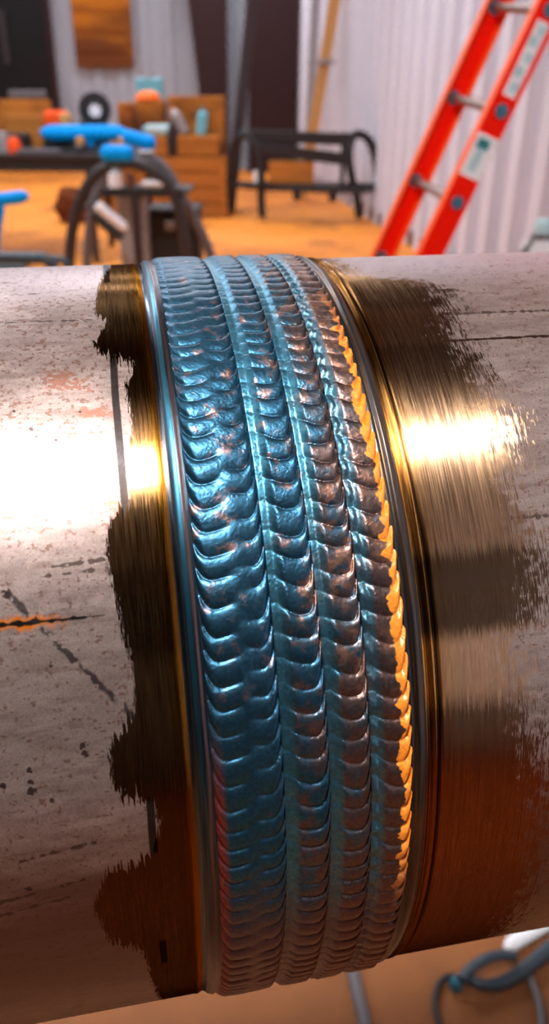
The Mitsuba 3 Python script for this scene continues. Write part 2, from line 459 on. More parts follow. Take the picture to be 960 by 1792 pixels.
# ------------------------------------------------------------------ setting: floor, corrugated walls, ceiling
CB, CA = np.array([0.391, 16.0]), np.array([2.832, -4.0])        # the right wall runs from the far corner to the near one
HT = 5.3
struct('floor', box((-2.2, 6.0, -0.05), (10.4, 20.4, 0.1)), 'm_floor', 'orange-brown concrete floor')
struct('ceiling', box((-2.2, 6.0, HT + 0.05), (10.4, 20.4, 0.1)), 'm_ceiling', 'grey ceiling')


def corrugated(name, p0, p1, m, pitch=0.42, ribs=3, inward=None, label=None, z1=HT, deep=0.095):
    """wall of ribbed sheets, each sheet its own piece"""
    p0, p1 = np.asarray(p0, float), np.asarray(p1, float)
    L = np.linalg.norm(p1 - p0); d = (p1 - p0) / L
    nn = np.array([-d[1], d[0]])
    if (np.asarray(inward) - p0) @ nn < 0:
        nn = -nn
    labels[name] = {'kind': 'structure', 'label': label}
    prof = [(0, 0), (0.16, 0), (0.19, deep), (0.34, deep), (0.37, 0), (pitch, 0)]
    n = int(math.ceil(L / (pitch * ribs)))
    for i in range(n):
        u, h = [], []
        for k in range(ribs):
            for (a, b) in prof[:-1]:
                u.append(i * ribs * pitch + k * pitch + a); h.append(b)
        u.append((i + 1) * ribs * pitch - 0.002); h.append(0)
        u, h = np.minimum(np.array(u), L), np.array(h)
        front = p0 + u[:, None] * d + h[:, None] * nn
        back = p0 + u[:, None] * d - 0.02 * nn
        m_ = len(u)
        v = np.vstack([np.c_[front, np.zeros(m_)], np.c_[front, np.full(m_, z1)], np.c_[back, np.zeros(m_)], np.c_[back, np.full(m_, z1)]])
        f = []
        for j in range(m_ - 1):
            f += [[j, j + 1, m_ + j + 1], [j, m_ + j + 1, m_ + j], [2 * m_ + j, 3 * m_ + j + 1, 2 * m_ + j + 1], [2 * m_ + j, 3 * m_ + j, 3 * m_ + j + 1]]
        part('panel', trimesh.Trimesh(v, f, process=False), m, name)


room = (-1.0, 4.0)
corrugated('wall_right', CB, CA, 'm_wall', inward=room, label='pale lavender-white ribbed sheet metal wall on the right')
corrugated('wall_back', (-7.2, 16.0), CB, 'm_wall_grey', inward=room, deep=0.04, label='grey ribbed sheet metal wall at the back')
struct('wall_left', box((-7.25, 6.0, HT / 2), (0.1, 20.2, HT)), 'm_wall_grey', 'grey wall on the left')
struct('wall_front', box((-2.2, -4.05, HT / 2), (10.2, 0.1, HT)), 'm_front', 'dark wall behind the viewer')
dR = (CA - CB) / np.linalg.norm(CA - CB)
nR = np.array([dR[1], -dR[0]]);  nR = nR if nR[0] < 0 else -nR
q0, q1 = np.r_[CB + nR * 0.06 + dR * 0.6, 0.06], np.r_[CA + nR * 0.06, 0.06]
struct('baseboard_right', beam(q0, q1, 0.03, 0.12), 'm_trim', 'brown kick board along the right wall')

# dark door in the back wall, far left
YB = 15.93
a, b = P(-40, 60, YB)[0], P(84, 60, YB)[0]
labels['door_1'] = {'kind': 'structure', 'label': 'dark doorway at the far left of the back wall'}
part('leaf', box(((a + b) / 2, YB - 0.07, 1.8), (b - a, 0.05, 3.6)), 'm_door', 'door_1')
for x in (a - 0.05, b + 0.04):
    part('jamb', box((x, YB - 0.08, 1.85), (0.10, 0.1, 3.7), bevel=0.01), 'm_primer', 'door_1')
part('lintel', box(((a + b) / 2, YB - 0.08, 3.7), (b - a + 0.22, 0.1, 0.12), bevel=0.01), 'm_primer', 'door_1')
part('hanging_strip', box((P(8, 40, YB)[0], YB - 0.12, 2.05), (0.10, 0.03, 0.8)), 'm_dark_steel', 'door_1')

# lamps
scene['m_diffuser'] = {'type': 'diffuse', 'reflectance': {'type': 'rgb', 'value': 0.6}}
LAMP_AT = ['small bright panel lamp hung straight above the weld', 'added fill panel lamp above the floor between pipe and workbench', 'added fill panel lamp above the arched stand', 'added fill panel lamp above the far left floor',
           'added fill panel lamp above the brown crates', 'added fill panel lamp before the corner columns', 'added fill panel lamp before the dark doorway', 'added fill panel lamp at the near left, beside the viewer']
for i, (x, y, z, hx, hy, L) in enumerate(LAMPS):
    k = thing('ceiling_lamp', LAMP_AT[i], 'lamp')
    part('housing', box((x, y, z + 0.05), (2 * hx + 0.06, 2 * hy + 0.06, 0.08), bevel=0.01), 'm_lamp_body', k)
    v = np.array([[x - hx, y - hy, z], [x - hx, y + hy, z], [x + hx, y + hy, z], [x + hx, y - hy, z]])
    part('diffuser', trimesh.Trimesh(v, [[0, 1, 2], [0, 2, 3]], process=False), 'm_diffuser', k, emitter={'type': 'area', 'radiance': {'type': 'rgb', 'value': [float(c) for c in L]}})
    for sx in (-0.8, 0.8):
        part('rod', cyl((x + sx * hx, y, z + 0.08), (x + sx * hx, y, HT + 0.01), 0.008, 8), 'm_lamp_body', k)

# ------------------------------------------------------------------ the welded pipe
pipe = thing('pipe', 'large steel pipe with a wide rippled blue-brown weld band around it', 'pipe')
e_fine = np.radians(np.linspace(-150, 210, 720))
TOE_L, TOE_R = 0.0098, 0.0698


def section(s, groove):
    r = np.full((len(e_fine), len(s)), R)
    r += groove(s)[None, :]
    m, uv = grid_mesh(s, e_fine, r)
    return m, uv


sl = np.r_[-1.35, -0.6, np.linspace(-0.2, -0.02, 24), np.linspace(-0.018, TOE_L, 40)]
m, uv = section(sl, lambda s: -0.0006 * np.exp(-((s - 0.0088) / 0.0006) ** 2) + 0.00015 * np.exp(-((s - 0.0072) / 0.0006) ** 2))
part('pipe_section', m, 'm_pipe', pipe, 'left pipe section, mill scale ground off beside the weld', smooth=True, uv=uv)
sr = np.r_[np.linspace(TOE_R, 0.08, 50), np.linspace(0.0815, 0.16, 24), 0.6, 1.45]
m, uv = section(sr, lambda s: -0.0007 * np.exp(-((s - 0.0709) / 0.0005) ** 2) + 0.0005 * np.exp(-((s - 0.0722) / 0.0006) ** 2) - 0.0007 * np.exp(-((s - 0.0735) / 0.0005) ** 2))
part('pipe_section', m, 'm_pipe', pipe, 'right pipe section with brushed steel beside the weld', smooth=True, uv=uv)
# the flat lands beside the runs, slightly proud and wavy
s = np.linspace(TOE_L, TOE_R, 150)
S, E = np.meshgrid(s * 1000, e_fine)
from meshkit import fbm as np_fbm
wav = np_fbm(np.stack([S * 0.25, np.degrees(E) * 0.12, S * 0], -1).reshape(-1, 3)).reshape(S.shape)
hgt = (0.00015 + 0.00075 * (1 - np.clip((S - 13.8) / 1.5, 0, 1) * np.clip((65.6 - S) / 1.5, 0, 1))) * (np.clip((S - 9.8) / 1.2, 0, 1) * np.clip((69.8 - S) / 1.2, 0, 1)) + 0.0005 * (wav - 0.5) * np.clip((S - 9.8) / 1.2, 0, 1) * np.clip((69.8 - S) / 1.2, 0, 1)
hgt += 0.00035 * np.exp(-((S - 12.2) / 0.5) ** 2) + 0.0004 * np.exp(-((S - 67.6) / 0.5) ** 2) - 0.0006 * np.exp(-((S - 66.4) / 0.5) ** 2)
m, uv = grid_mesh(s, e_fine, R + hgt)
part('weld_land', m, 'm_land', pipe, 'smooth blue-grey strips along both edges of the weld', smooth=True, uv=uv)

# elevation rows: fine where the photo looks, coarse round the back
rows = np.r_[np.arange(-150, -62, 0.45), np.arange(-62, 108, 0.125), np.arange(108, 210.2, 0.45)]


def sm(a, b, x):
    t = np.clip((x - a) / (b - a), 0, 1)
    return t * t * (3 - 2 * t)


def pitch_at(e):
    return np.interp(e, [-60, 0, 20, 45, 62, 75, 110], [4.6, 5.9, 6.3, 6.5, 5.6, 4.9, 4.9])


def rims(seed, jit, shift=0.0):
    g = np.random.default_rng(seed)
    t, out, e = -212 * 2.38, [], 212.0
    while t < 156 * 2.38:
        p = pitch_at(-t / 2.38) * (1 + jit * g.uniform(-1, 1))
        t += p
        out.append((t, p, g.uniform(-1, 1), g.uniform(-1, 1), g.uniform(0.75, 1.2)))
    return np.array(out)


def dabs(x, tt, rim, U, tail=1.0):
    """height of overlapping scales: x (m) across in 0..1, tt (n) running down. returns (h 0..1, f 0..1 position in the scale, index)"""
    h = np.zeros((len(tt), len(x))); f = h.copy(); amp = h.copy()
    for j, xx in enumerate(x):
        T_ = rim[:, 0] + rim[:, 1] * U(xx, rim[:, 2], rim[:, 3])
        T_ = np.maximum.accumulate(T_ + np.arange(len(T_)) * 1e-6)
        k = np.clip(np.searchsorted(T_, tt), 1, len(T_) - 1)
        d = T_[k] - tt
        p = np.maximum(T_[k] - T_[k - 1], 1e-3)
        q = np.clip(1 - d / p, 0, 1)
        f[:, j] = q
        amp[:, j] = rim[k, 4] * np.minimum(p / 5.0, 1.15)
    h = (np.clip(f, 0, 1) ** 0.45) * (np.clip(1 - f, 0, 1) ** 0.60) * 2.06
    return h, f, amp


def make_bead(s0, s1, kind, seed, jit=0.16):
    Wd = s1 - s0
    x = np.linspace(-0.2, Wd + 0.5, int((Wd + 0.7) / 0.27))
    xn = x / Wd
    tt = -rows * 2.38
    g = np.random.default_rng(seed + 100)
    rim = rims(seed, jit)
    if kind == 'weave':
        UL = lambda u, r1, r2: -0.85 * np.clip((0.24 - u) / 0.24, 0, 1) ** 2.6 - (0.66 + 0.15 * r1) * sm(0.20, 1.0, u)
        UR = lambda u, r1, r2: 0.5 - (0.34 + 0.12 * r2) * (1 - sm(0.25, 0.78, u)) - 1.05 * np.clip((u - 0.76) / 0.24, 0, 1) ** 2.8
        hL, fL, aL = dabs(xn, tt, rim, UL)
        hR, fR, aR = dabs(xn, tt, rim, UR)
        mL, mR = 1 - 0.7 * sm(0.5, 0.92, xn), sm(0.28, 0.62, xn)
        A, B = 0.80 * hL * aL * mL[None], 0.80 * hR * aR * mR[None]
        h = np.log(np.exp(A * 7) + np.exp(B * 7)) / 7 - np.log(2) / 7
        bul = (sm(0, 0.5, fR) * (1 - sm(0.6, 1.0, fR)) - 0.4) * 0.8
        bulL = (sm(0, 0.5, fL) * (1 - sm(0.6, 1.0, fL)) - 0.4) * 0.7
        base = 1.05 * sm(-0.4, 3.2, x[None] + bulL) * (1 - sm(Wd - 1.7, Wd + 0.1, x[None] - bul))
        base += 0.35 * np.sin(np.clip(xn, 0, 1) * np.pi)[None]
    else:
        L0 = 0.26 if kind != 'last' else 0.26
        kr = 0.9 if kind == 'last' else 1.15
        U = lambda u, r1, r2: (-(kr + 0.2 * r1) * np.clip((u - 0.70) / 0.30, 0, 1) ** 2.8 - (0.42 + 0.15 * r2) * np.clip((0.60 - u) / 0.45, 0, 1) ** 1.6 + 0.22 * r1 * (u - 0.5))
        h, f, am = dabs(xn, tt, rim, U)
        plate = sm(L0 - 0.10, L0 + 0.12, xn)
        if kind == 'last':
            h = 0.72 * h * am * (0.55 + 0.45 * plate)[None]
        else:
            h = 0.78 * h * am * (0.30 + 0.70 * plate)[None]
        bul = (sm(0, 0.5, f) * (1 - sm(0.6, 1.0, f)) - 0.4) * (1.0 if kind != 'last' else 1.5)
        strip = 0.45 + 0.85 * plate[None]
        soft = 1.9 if kind != 'last' else 2.6
        base = strip * (1 - sm(Wd - soft, Wd + 0.1, x[None] - bul)) * sm(-0.6, 0.6, x)[None]
        if kind == 'last':      # steps in the valley beside the run before: short raised beads of metal
            base = base + 0.55 * np.exp(-((x - 1.5) / 0.9) ** 2)[None] * np.sin(np.clip(f, 0, 1) * np.pi) ** 3
    edge = (1 - sm(Wd - 1.2, Wd + 0.3, x))[None] * sm(-0.3, 0.8, x)[None]
    hgt = base + 0.9 * h * np.clip(edge + 0.25, 0, 1) * np.interp(rows, [-30, 15, 50, 78], [1.15, 1.15, 1, 0.6])[:, None]
    X, RR = np.meshgrid(x + s0, rows)
    q = np.stack([X * 0.4, RR * 2.38 * 0.4, X * 0 + seed], -1).reshape(-1, 3)
    hgt = hgt + 0.10 * (np_fbm(q).reshape(X.shape) - 0.5)
    hgt *= np.interp(rows, [-150, -62, 108, 210], [1, 1, 1, 1])[:, None]
    r = R + (0.35 + hgt) / 1000
    r[:, 0] = R - 0.0008; r[:, -1] = R - 0.0008
    r[-1] = r[0]
    m, uv = grid_mesh((x + s0) / 1000, np.radians(rows), r)
    return m, uv


for (s0, s1, kind, seed, lab) in [(54.0, 65.4, 'last', 4, 'brown weld run with an orange outer edge, rightmost of the four'), (43.0, 54.3, 'scale', 3, 'grey-brown weld run, third from the left'),
                                  (31.2, 43.4, 'scale', 2, 'blue-grey weld run with scale-like ripples, second from the left'), (13.6, 31.6, 'weave', 1, 'widest weld run, blue, leftmost of the four')]:
    m, uv = make_bead(s0, s1, kind, seed)
    part('weld_bead', m, 'm_bead', pipe, lab, smooth=True, uv=uv)

# pipe jacks under both ends of the pipe, outside the picture
for sx, lab in ((-0.95, 'grey pipe jack under the left end of the big pipe'), (1.1, 'grey pipe jack under the right end of the big pipe')):
    k = thing('pipe_jack', lab, 'pipe stand')
    c = PC + AX * sx
    top = c[2] - R
    part('post', cyl((c[0], c[1], 0.35), (c[0], c[1], top - 0.11), 0.03, 16), 'm_grey_dark', k, smooth=40)
    for sg in (-1, 1):
        p0 = np.array([c[0], c[1], c[2] - R * 1.42 - 0.012])
        part('saddle_arm', beam(p0, p0 + (FR * sg + ZZ) * 0.17, 0.05, 0.02, hint=AX), 'm_grey_dark', k)
    for q in range(3):
        an = q * 2.094 + 0.4
        part('leg', cyl((c[0], c[1], 0.5), (c[0] + 0.36 * math.cos(an), c[1] + 0.36 * math.sin(an), 0.012), 0.018, 12), 'm_grey_dark', k, smooth=40)

# ------------------------------------------------------------------ ladder
LE = np.array([0.37045594, 0.00427487, 0.9288402]); LE /= np.linalg.norm(LE)
LW = np.array([0.23351568, -0.96830088, -0.08867824]); LW /= np.linalg.norm(LW); LW -= LE * (LW @ LE); LW /= np.linalg.norm(LW)
LN = np.cross(LE, LW)                                # across the rail's web
L0 = np.array([0.53142573, 3.31404631, 1.03540979])
k0 = -L0[2] / LE[2]                                  # rail distance to the floor
lad = thing('ladder', 'orange-red fibreglass ladder with grey rungs leaning towards the pale ribbed wall', 'ladder')
DP, TH, FL = 0.086, 0.006, 0.030
k1 = 3.56


def rail(o, inward):
    """C channel: web, two flanges turned away from the rungs or towards them"""
    web = beam(o + LE * (k0 + 0.05), o + LE * k1, DP, TH, hint=LN)
    return web


def local_box(c, along, across, width):
    """box with its sides along LE, LN, LW"""
    m = trimesh.creation.box((along, across, width))
    t = np.eye(4); t[:3, :3] = np.stack([LE, LN, LW], 1); t[:3, 3] = c
    m.apply_transform(t)
    return m


mid = (k0 + 0.05 + k1) / 2
ln = k1 - k0 - 0.05
for side in (0, 1):
    o = L0 + LW * 0.38 * side
    kk = part('rail', local_box(o + LE * mid, ln, DP, TH), 'm_fibreglass', lad)
    sg = -1 if side else 1
    for q in (-1, 1):
        part('flange', local_box(o + LE * mid + LN * q * DP / 2 + LW * sg * FL / 2 * 1.0, ln, TH, FL), 'm_fibreglass_edge', kk)
    part('foot', local_box(o + LE * (k0 + 0.06), 0.12, DP + 0.02, 0.045), 'm_black', kk)
i = math.ceil((k0 + 0.1) / 0.305)
while i * 0.305 < k1 - 0.1:
    c = L0 + LE * i * 0.305
    rg = part('rung', cyl(c - LW * 0.004, c + LW * 0.384, 0.016, 14), 'm_alu', lad, smooth=40)
    part('rung_plate', cyl(c + LW * 0.003, c + LW * 0.012, 0.024, 20), 'm_bolt', rg, smooth=40)
    part('rung_end', cat_(cyl(c + LW * 0.383, c + LW * 0.391, 0.022, 24), cyl(c + LW * 0.390, c + LW * 0.3945, 0.0105, 16)), 'm_bolt', rg, smooth=40)
    i += 1
# stickers on the near rail's web
st = L0 + LW * (0.38 + TH / 2 + 0.0012)
a1, a2 = 0.085, 0.225
k = part('sticker', local_box(st + LE * (a1 + a2) / 2, a2 - a1, DP * 0.98, 0.0015), 'm_white', lad, 'white label with teal print')
part('print', local_box(st + LE * (a2 - 0.03) + LN * -0.006 + LW * 0.0012, 0.032, 0.046, 0.001), 'm_teal_print', k)
part('print', local_box(st + LE * (a1 + 0.06) + LN * -0.006 + LW * 0.0012, 0.075, 0.030, 0.001), 'm_pale_teal', k)
a1, a2 = 0.350, 0.575
k = part('sticker', local_box(st + LE * (a1 + a2) / 2, a2 - a1, DP * 0.55, 0.0015), 'm_white', lad, 'long pale label with rounded end')
for q, (al, w_) in enumerate([(0.03, 0.03), (0.075, 0.034), (0.12, 0.026), (0.165, 0.034), (0.2, 0.026)]):
    part('print', local_box(st + LE * (a1 + al) + LN * (0.006 * (-1) ** q) + LW * 0.0012, 0.028, w_, 0.001), 'm_pale_teal', k)


# ------------------------------------------------------------------ bent-pipe stands
def arch_path(pl, pr, h, rad, up=ZZ, splay=0.0, n=9):
    """inverted U from the floor point pl to pr"""
    pl, pr = np.asarray(pl, float), np.asarray(pr, float)
    d = (pr - pl) / np.linalg.norm(pr - pl)
    L = np.linalg.norm(pr - pl)
    a0, a1 = pl + d * splay, pr - d * splay
    pts = [pl + (a0 + ZZ * (h - rad) - pl) * t for t in np.linspace(0, 0.98, 8)]
    for t in np.linspace(0, np.pi / 2, n):
        pts.append(a0 + ZZ * (h - rad) + d * rad * (1 - np.cos(t)) + ZZ * rad * np.sin(t))
    for t in np.linspace(np.pi / 2, 0, n):
        pts.append(a1 + ZZ * (h - rad) - d * rad * (1 - np.cos(t)) + ZZ * rad * np.sin(t))
    pts += [pr + (a1 + ZZ * (h - rad) - pr) * t for t in np.linspace(0.98, 0, 8)]
    return np.array(pts)


# near stand
YN = 5.4
std = thing('pipe_stand', 'dark bent-tube stand with arched legs, tools lying on its cross bar', 'stand')
fl_, fr_ = P(118, 470, YN), P(330, 470, YN)
fl_[2] = fr_[2] = 0.0
topz = P(230, 277, YN)[2]
def bowed(pts, y0, n=60):
    """bent tube through picture points at distance y0, its feet on the floor"""
    q = [P(x, y, y0) for x, y in pts]
    for end, nxt in ((0, 1), (-1, -2)):
        e_, i_ = q[end], q[nxt]
        foot = e_ + (e_ - i_) / (i_[2] - e_[2]) * e_[2] * 0.55
        foot[2] = 0.012
        q = [foot] + q if end == 0 else q + [foot]
    return spline(q, n)


A1 = bowed([(121, 462), (127, 400), (143, 345), (170, 304), (202, 287), (238, 287), (276, 306), (303, 338), (318, 390), (326, 445)], YN)
part('arch', tube(A1, 0.036, 12), 'm_dark_steel', std, 'dark front arch', smooth=True)
A2 = bowed([(152, 462), (156, 410), (163, 360), (180, 315), (205, 292), (245, 276), (276, 284), (305, 322), (335, 375), (356, 415), (372, 458)], YN + 0.4)
part('arch', tube(A2, 0.034, 12), 'm_grey_dark', std, 'grey rear arch', smooth=True)
for t in (0.30, 0.70):
    i = int(t * (len(A1) - 1))
    part('tie', cyl(A1[i], A2[i], 0.018, 10), 'm_dark_steel', std, smooth=40)
zb = P(250, 336, YN)[2]
xl, xr = P(176, 336, YN)[0], P(318, 336, YN)[0]
part('cross_bar', box(((xl + xr) / 2, YN, zb), (xr - xl, 0.06, 0.055), bevel=0.006), 'm_black', std)
part('shelf', box(((xl + xr) / 2 + 0.07, YN + 0.2, zb), (xr - xl - 0.05, 0.34, 0.02)), 'm_black', std)
p = P(232, 345, YN)
part('post', cat_(box((P(240, 400, YN)[0], YN - 0.01, zb / 2), (0.05, 0.06, zb))), 'm_dark_steel', std)

# pale upright between the legs: a square grey duct standing on the floor
p = P(213, 345, YN + 0.25)
one('grey_duct', box((p[0] + 0.02, YN + 0.52, (p[2]) / 2), (0.20, 0.10, p[2]), bevel=0.012), 'm_grey', 'pale grey upright box section standing between the legs of the arched stand', 'box section')
p = P(288, 405, YN + 0.3)
TX = 0.085
kx = thing('tool_box', 'black box on the floor under the arched stand', 'box')
zt = P(288, 372, YN + 0.65)[2]
part('body', box((P(288, 405, YN + 0.72)[0] + TX, YN + 0.72, zt / 2), (0.36, 0.3, zt), bevel=0.02), 'm_black', kx)
part('lid', box((P(288, 405, YN + 0.72)[0] + TX, YN + 0.72, zt + 0.02), (0.38, 0.32, 0.04), bevel=0.012), 'm_black', kx)
part('latch', box((P(297, 395, YN + 0.55)[0], YN + 0.555, P(297, 395, YN + 0.55)[2]), (0.07, 0.02, 0.06), bevel=0.006), 'm_grey', kx, 'grey latch')
# things on the bar
for (x, y, rr, lab) in [(202, 316, 0.045, 'white round pot on the cross bar of the arched stand, left of two'), ]:
    z_ = zb + 0.0275
    p = P(x, y, YN)
    kk = thing('white_pot', lab, 'pot')
    part('body', lathe([(0, 0), (rr, 0), (rr * 1.05, 0.05), (rr * 0.95, 0.085), (0, 0.09)], (p[0], YN, z_), 20), 'm_white', kk, smooth=40)
    part('cap', lathe([(0, 0.088), (rr * 0.7, 0.088), (rr * 0.7, 0.11), (0, 0.115)], (p[0], YN, z_), 18), 'm_pale_teal', kk, smooth=40)
p = P(228, 316, YN)
one('pink_pot', lathe([(0, 0), (0.028, 0), (0.03, 0.05), (0.022, 0.08), (0, 0.085)], (p[0], YN, zb + 0.0275), 18), 'm_trim', 'small brown pot beside the white pot on the cross bar', 'pot', smooth=40)
p = P(270, 325, YN)
one('white_cloth', box((p[0], YN + 0.0, zb + 0.0275 + 0.022), (0.16, 0.06, 0.044), bevel=0.016), 'm_white', 'white folded cloth lying on the right half of the cross bar', 'cloth')
# grinder hanging diagonally: white barrel, black underside
g0, g1 = P(168, 358, YN - 0.12), P(222, 402, YN - 0.12)
kk = thing('angle_grinder', 'white and black long tool hanging slantwise from the arched stand', 'tool')
dn = np.array([-0.035, 0, -0.05])
part('barrel', tube(np.array([g0, g0 + (g1 - g0) * 0.05, g0 + (g1 - g0) * 0.9, g1]), [0.02, 0.034, 0.032, 0.015], 16), 'm_white', kk, 'white barrel', smooth=40)
part('handle', tube(np.array([g0 + dn, g0 + dn + (g1 - g0) * 0.05, g1 + dn]), [0.02, 0.032, 0.034], 16), 'm_black', kk, 'black handle', smooth=40)
part('hook', tube(spline([g0 + (0, 0.02, 0), (g0 * .5 + np.array([g0[0] + .03, YN, zb]) * .5), (g0[0] + 0.05, YN, zb)], 12), 0.008, 8), 'm_black', kk, smooth=True)

# far rack
rk = thing('steel_rack', 'black steel rack with rounded ends standing before the back wall corner', 'rack')
rf = [PZ(458, 388, 0.0), PZ(628, 396, 0.0), PZ(400, 358, 0.0), PZ(654, 374, 0.0)]
hz = P(540, 226, rf[0][1])[2]
YK = rf[0][1]


def end_arch(pts):
    q = [P(x, y, YK + d) for x, y, d in pts]
    for e_ in (0, -1):
        q[e_] = q[e_].copy(); q[e_][2] = 0.045
    return spline(q, 50)


AL = end_arch([(459, 389, 0), (457, 330, 0.02), (450, 265, 0.05), (432, 236, 0.12), (415, 244, 0.2), (405, 285, 0.26), (401, 330, 0.3), (400, 372, 0.32)])
AR = end_arch([(627, 389, 0), (620, 330, 0.02), (611, 262, 0.05), (620, 236, 0.12), (640, 240, 0.18), (656, 275, 0.22), (665, 325, 0.25), (668, 372, 0.26)])
rf[2], rf[3] = AL[-1] * [1, 1, 0], AR[-1] * [1, 1, 0]
part('end_arch', tube(AL, 0.045, 12), 'm_black', rk, smooth=True)
part('end_arch', tube(AR, 0.045, 12), 'm_black', rk, smooth=True)
for la, lb in ((AL[np.argmin(abs(np.arange(50) - 19))], AR[16]), (AL[23], AR[21])):
    part('top_rail', beam(la, lb, 0.10, 0.12, bevel=0.01), 'm_black', rk)
z3 = 0.36
for f_ in ((0, 1), (2, 3)):
    pA, pB = rf[f_[0]].copy(), rf[f_[1]].copy(); pA[2] = pB[2] = z3
    part('shelf_bar', beam(pA, pB, 0.07, 0.06, bevel=0.01), 'm_black', rk)
for f_ in ((0, 2), (1, 3)):
    pA, pB = rf[f_[0]].copy(), rf[f_[1]].copy(); pA[2] = pB[2] = z3
    part('end_bar', beam(pA, pB, 0.05, 0.06, bevel=0.01), 'm_black', rk)
mx = [(1 - t) * rf[0] + t * rf[1] for t in (0.83,)]
for q in mx:
    part('upright', cyl((q[0], q[1] + 0.3, z3), (q[0], q[1] + 0.3, hz - 0.03), 0.028, 12), 'm_dark_steel', rk, smooth=40)
for t in (0.36, 0.72):
    q = (1 - t) * rf[0] + t * rf[1]
    part('lug', box((q[0], q[1], z3 - 0.07), (0.09, 0.05, 0.1), bevel=0.01), 'm_black', rk)
q = rf[0] * 0.6 + rf[1] * 0.4; q2 = rf[2] * 0.6 + rf[3] * 0.4
c = (q + q2) / 2; c[2] = z3
for j, (dx, s3, m3, nm, lb, ct) in enumerate([(-0.36, (0.22, 0.24, 0.16), 'm_white', 'white_box', 'small white box on the left of the rack shelf', 'box'), (0.05, (0.34, 0.3, 0.26), 'm_card', 'cardboard_box', 'brown box on the rack shelf', 'box'),
                                       (0.36, (0.16, 0.2, 0.34), 'm_card', 'cardboard_box', 'narrow tall brown box on the rack shelf', 'box')]):
    pass
part('shelf_plate', box((c[0] + 0.02, c[1], z3 + 0.035), (1.0, 0.34, 0.012)), 'm_dark_steel', rk)
kk = thing('cardboard_box', 'brown box on the lower shelf of the black rack', 'box')
part('body', box((c[0] - 0.05, c[1] + 0.03, z3 + 0.041 + 0.11), (0.5, 0.26, 0.22), bevel=0.008), 'm_crate', kk)
part('tape', box((c[0] - 0.05, c[1] + 0.03, z3 + 0.041 + 0.222), (0.5, 0.06, 0.003)), 'm_card', kk)
one('white_box', box((c[0] - 0.41, c[1] - 0.0, z3 + 0.041 + 0.06), (0.12, 0.16, 0.12), bevel=0.01), 'm_white', 'small white box on the left end of the black rack shelf', 'box')

# ------------------------------------------------------------------ bench on the left with its clutter
YT, ZT = 7.0, P(90, 270, 7.0)[2]
wb = thing('workbench', 'long dark steel workbench on the left with tools piled on top', 'workbench')
xa, xb = P(-160, 275, YT)[0], P(186, 275, YT)[0]
part('top', box(((xa + xb) / 2, YT + 0.5, ZT - 0.02), (xb - xa, 1.0, 0.04), bevel=0.006), 'm_dark_steel', wb)
part('apron', box(((xa + xb) / 2, YT + 0.04, ZT - 0.085), (xb - xa - 0.02, 0.03, 0.09)), 'm_black', wb)
for lx in (xa + 0.06, xb - 0.5):
    for ly in ():
        part('leg', box((lx, ly, (ZT - 0.04) / 2), (0.05, 0.05, ZT - 0.04)), 'm_dark_steel', wb)
for ly in (0.08, 0.9):
    part('leg', box((xa + 0.06, YT + ly, (ZT - 0.04) / 2), (0.05, 0.05, ZT - 0.04)), 'm_dark_steel', wb)
part('leg', box((P(155, 300, YT + 0.08)[0], YT + 0.08, (ZT - 0.04) / 2), (0.05, 0.05, ZT - 0.04)), 'm_dark_steel', wb)
part('leg', box((P(185, 300, YT + 0.9)[0], YT + 0.9, (ZT - 0.04) / 2), (0.05, 0.05, ZT - 0.04)), 'm_dark_steel', wb)


def clamp(name, label, pa, pb, w, t, jaws, group=None):
    k = thing(name, label, 'clamp', group)
    pa, pb = np.asarray(pa, float), np.asarray(pb, float)
    n = 15
    path = np.array([pa + (pb - pa) * q for q in np.linspace(0, 1, n)])
    rr = np.full(n, t); rr[0] = rr[-1] = t * 0.45; rr[1] = rr[-2] = t * 0.85
    part('bar', tube(path, rr, 16), 'm_blue', k, smooth=40)
    for (f_, h, d) in jaws:
        c = pa + (pb - pa) * f_
        part('jaw', tube(np.array([c, c + np.array([d, 0, h]) * 0.5, c + np.array([d, 0, h])]), [t * 0.8, t * 0.7, t * 0.5], 12), 'm_blue', k, smooth=40)
    return k


# support blocks under the blue bars
yb = YT + 0.30
zt_ = ZT
k = clamp('blue_clamp', 'long bright blue bar clamp lying across the bench clutter', P(72, 233, yb), P(222, 233, yb), 0, 0.062, [(0.55, -0.10, 0.02)], None)
k = clamp('blue_clamp', 'short bright blue clamp sloping down onto the grey rear arch of the stand', P(214, 238, YN + 0.4), P(272, 253, YN + 0.4), 0, 0.047, [])
k = clamp('blue_clamp', 'short bright blue clamp lying on top of the dark front arch of the stand', P(176, 268, YN), P(234, 270, YN), 0, 0.050, [])
one('white_block', box(P(256, 265, YN + 0.4), (0.10, 0.08, 0.025), bevel=0.01), 'm_white', 'small white block under the end of the sloping blue clamp', 'block')
bx = thing('timber_block', 'dark timber block on the bench under the long blue bar', 'block')
zc = P(150, 245, yb)[2]
part('body', box((P(150, 250, yb)[0], yb, (ZT + zc - 0.062) / 2), (0.85, 0.2, zc - 0.062 - ZT), bevel=0.01), 'm_black', bx)
for (px, py, rr) in [(140, 247, 0.036), (213, 247, 0.034)]:
    p = P(px, py, yb - 0.13)
    one('brass_knob', lathe([(0, -0.03), (rr * 0.8, -0.03), (rr, 0), (rr * 0.8, 0.03), (0, 0.035)], p, 16), 'm_pine',
        'brass-coloured knob under the long blue bar, ' + ('left one' if px < 200 else 'right one, by the short clamp'), 'knob', smooth=40)
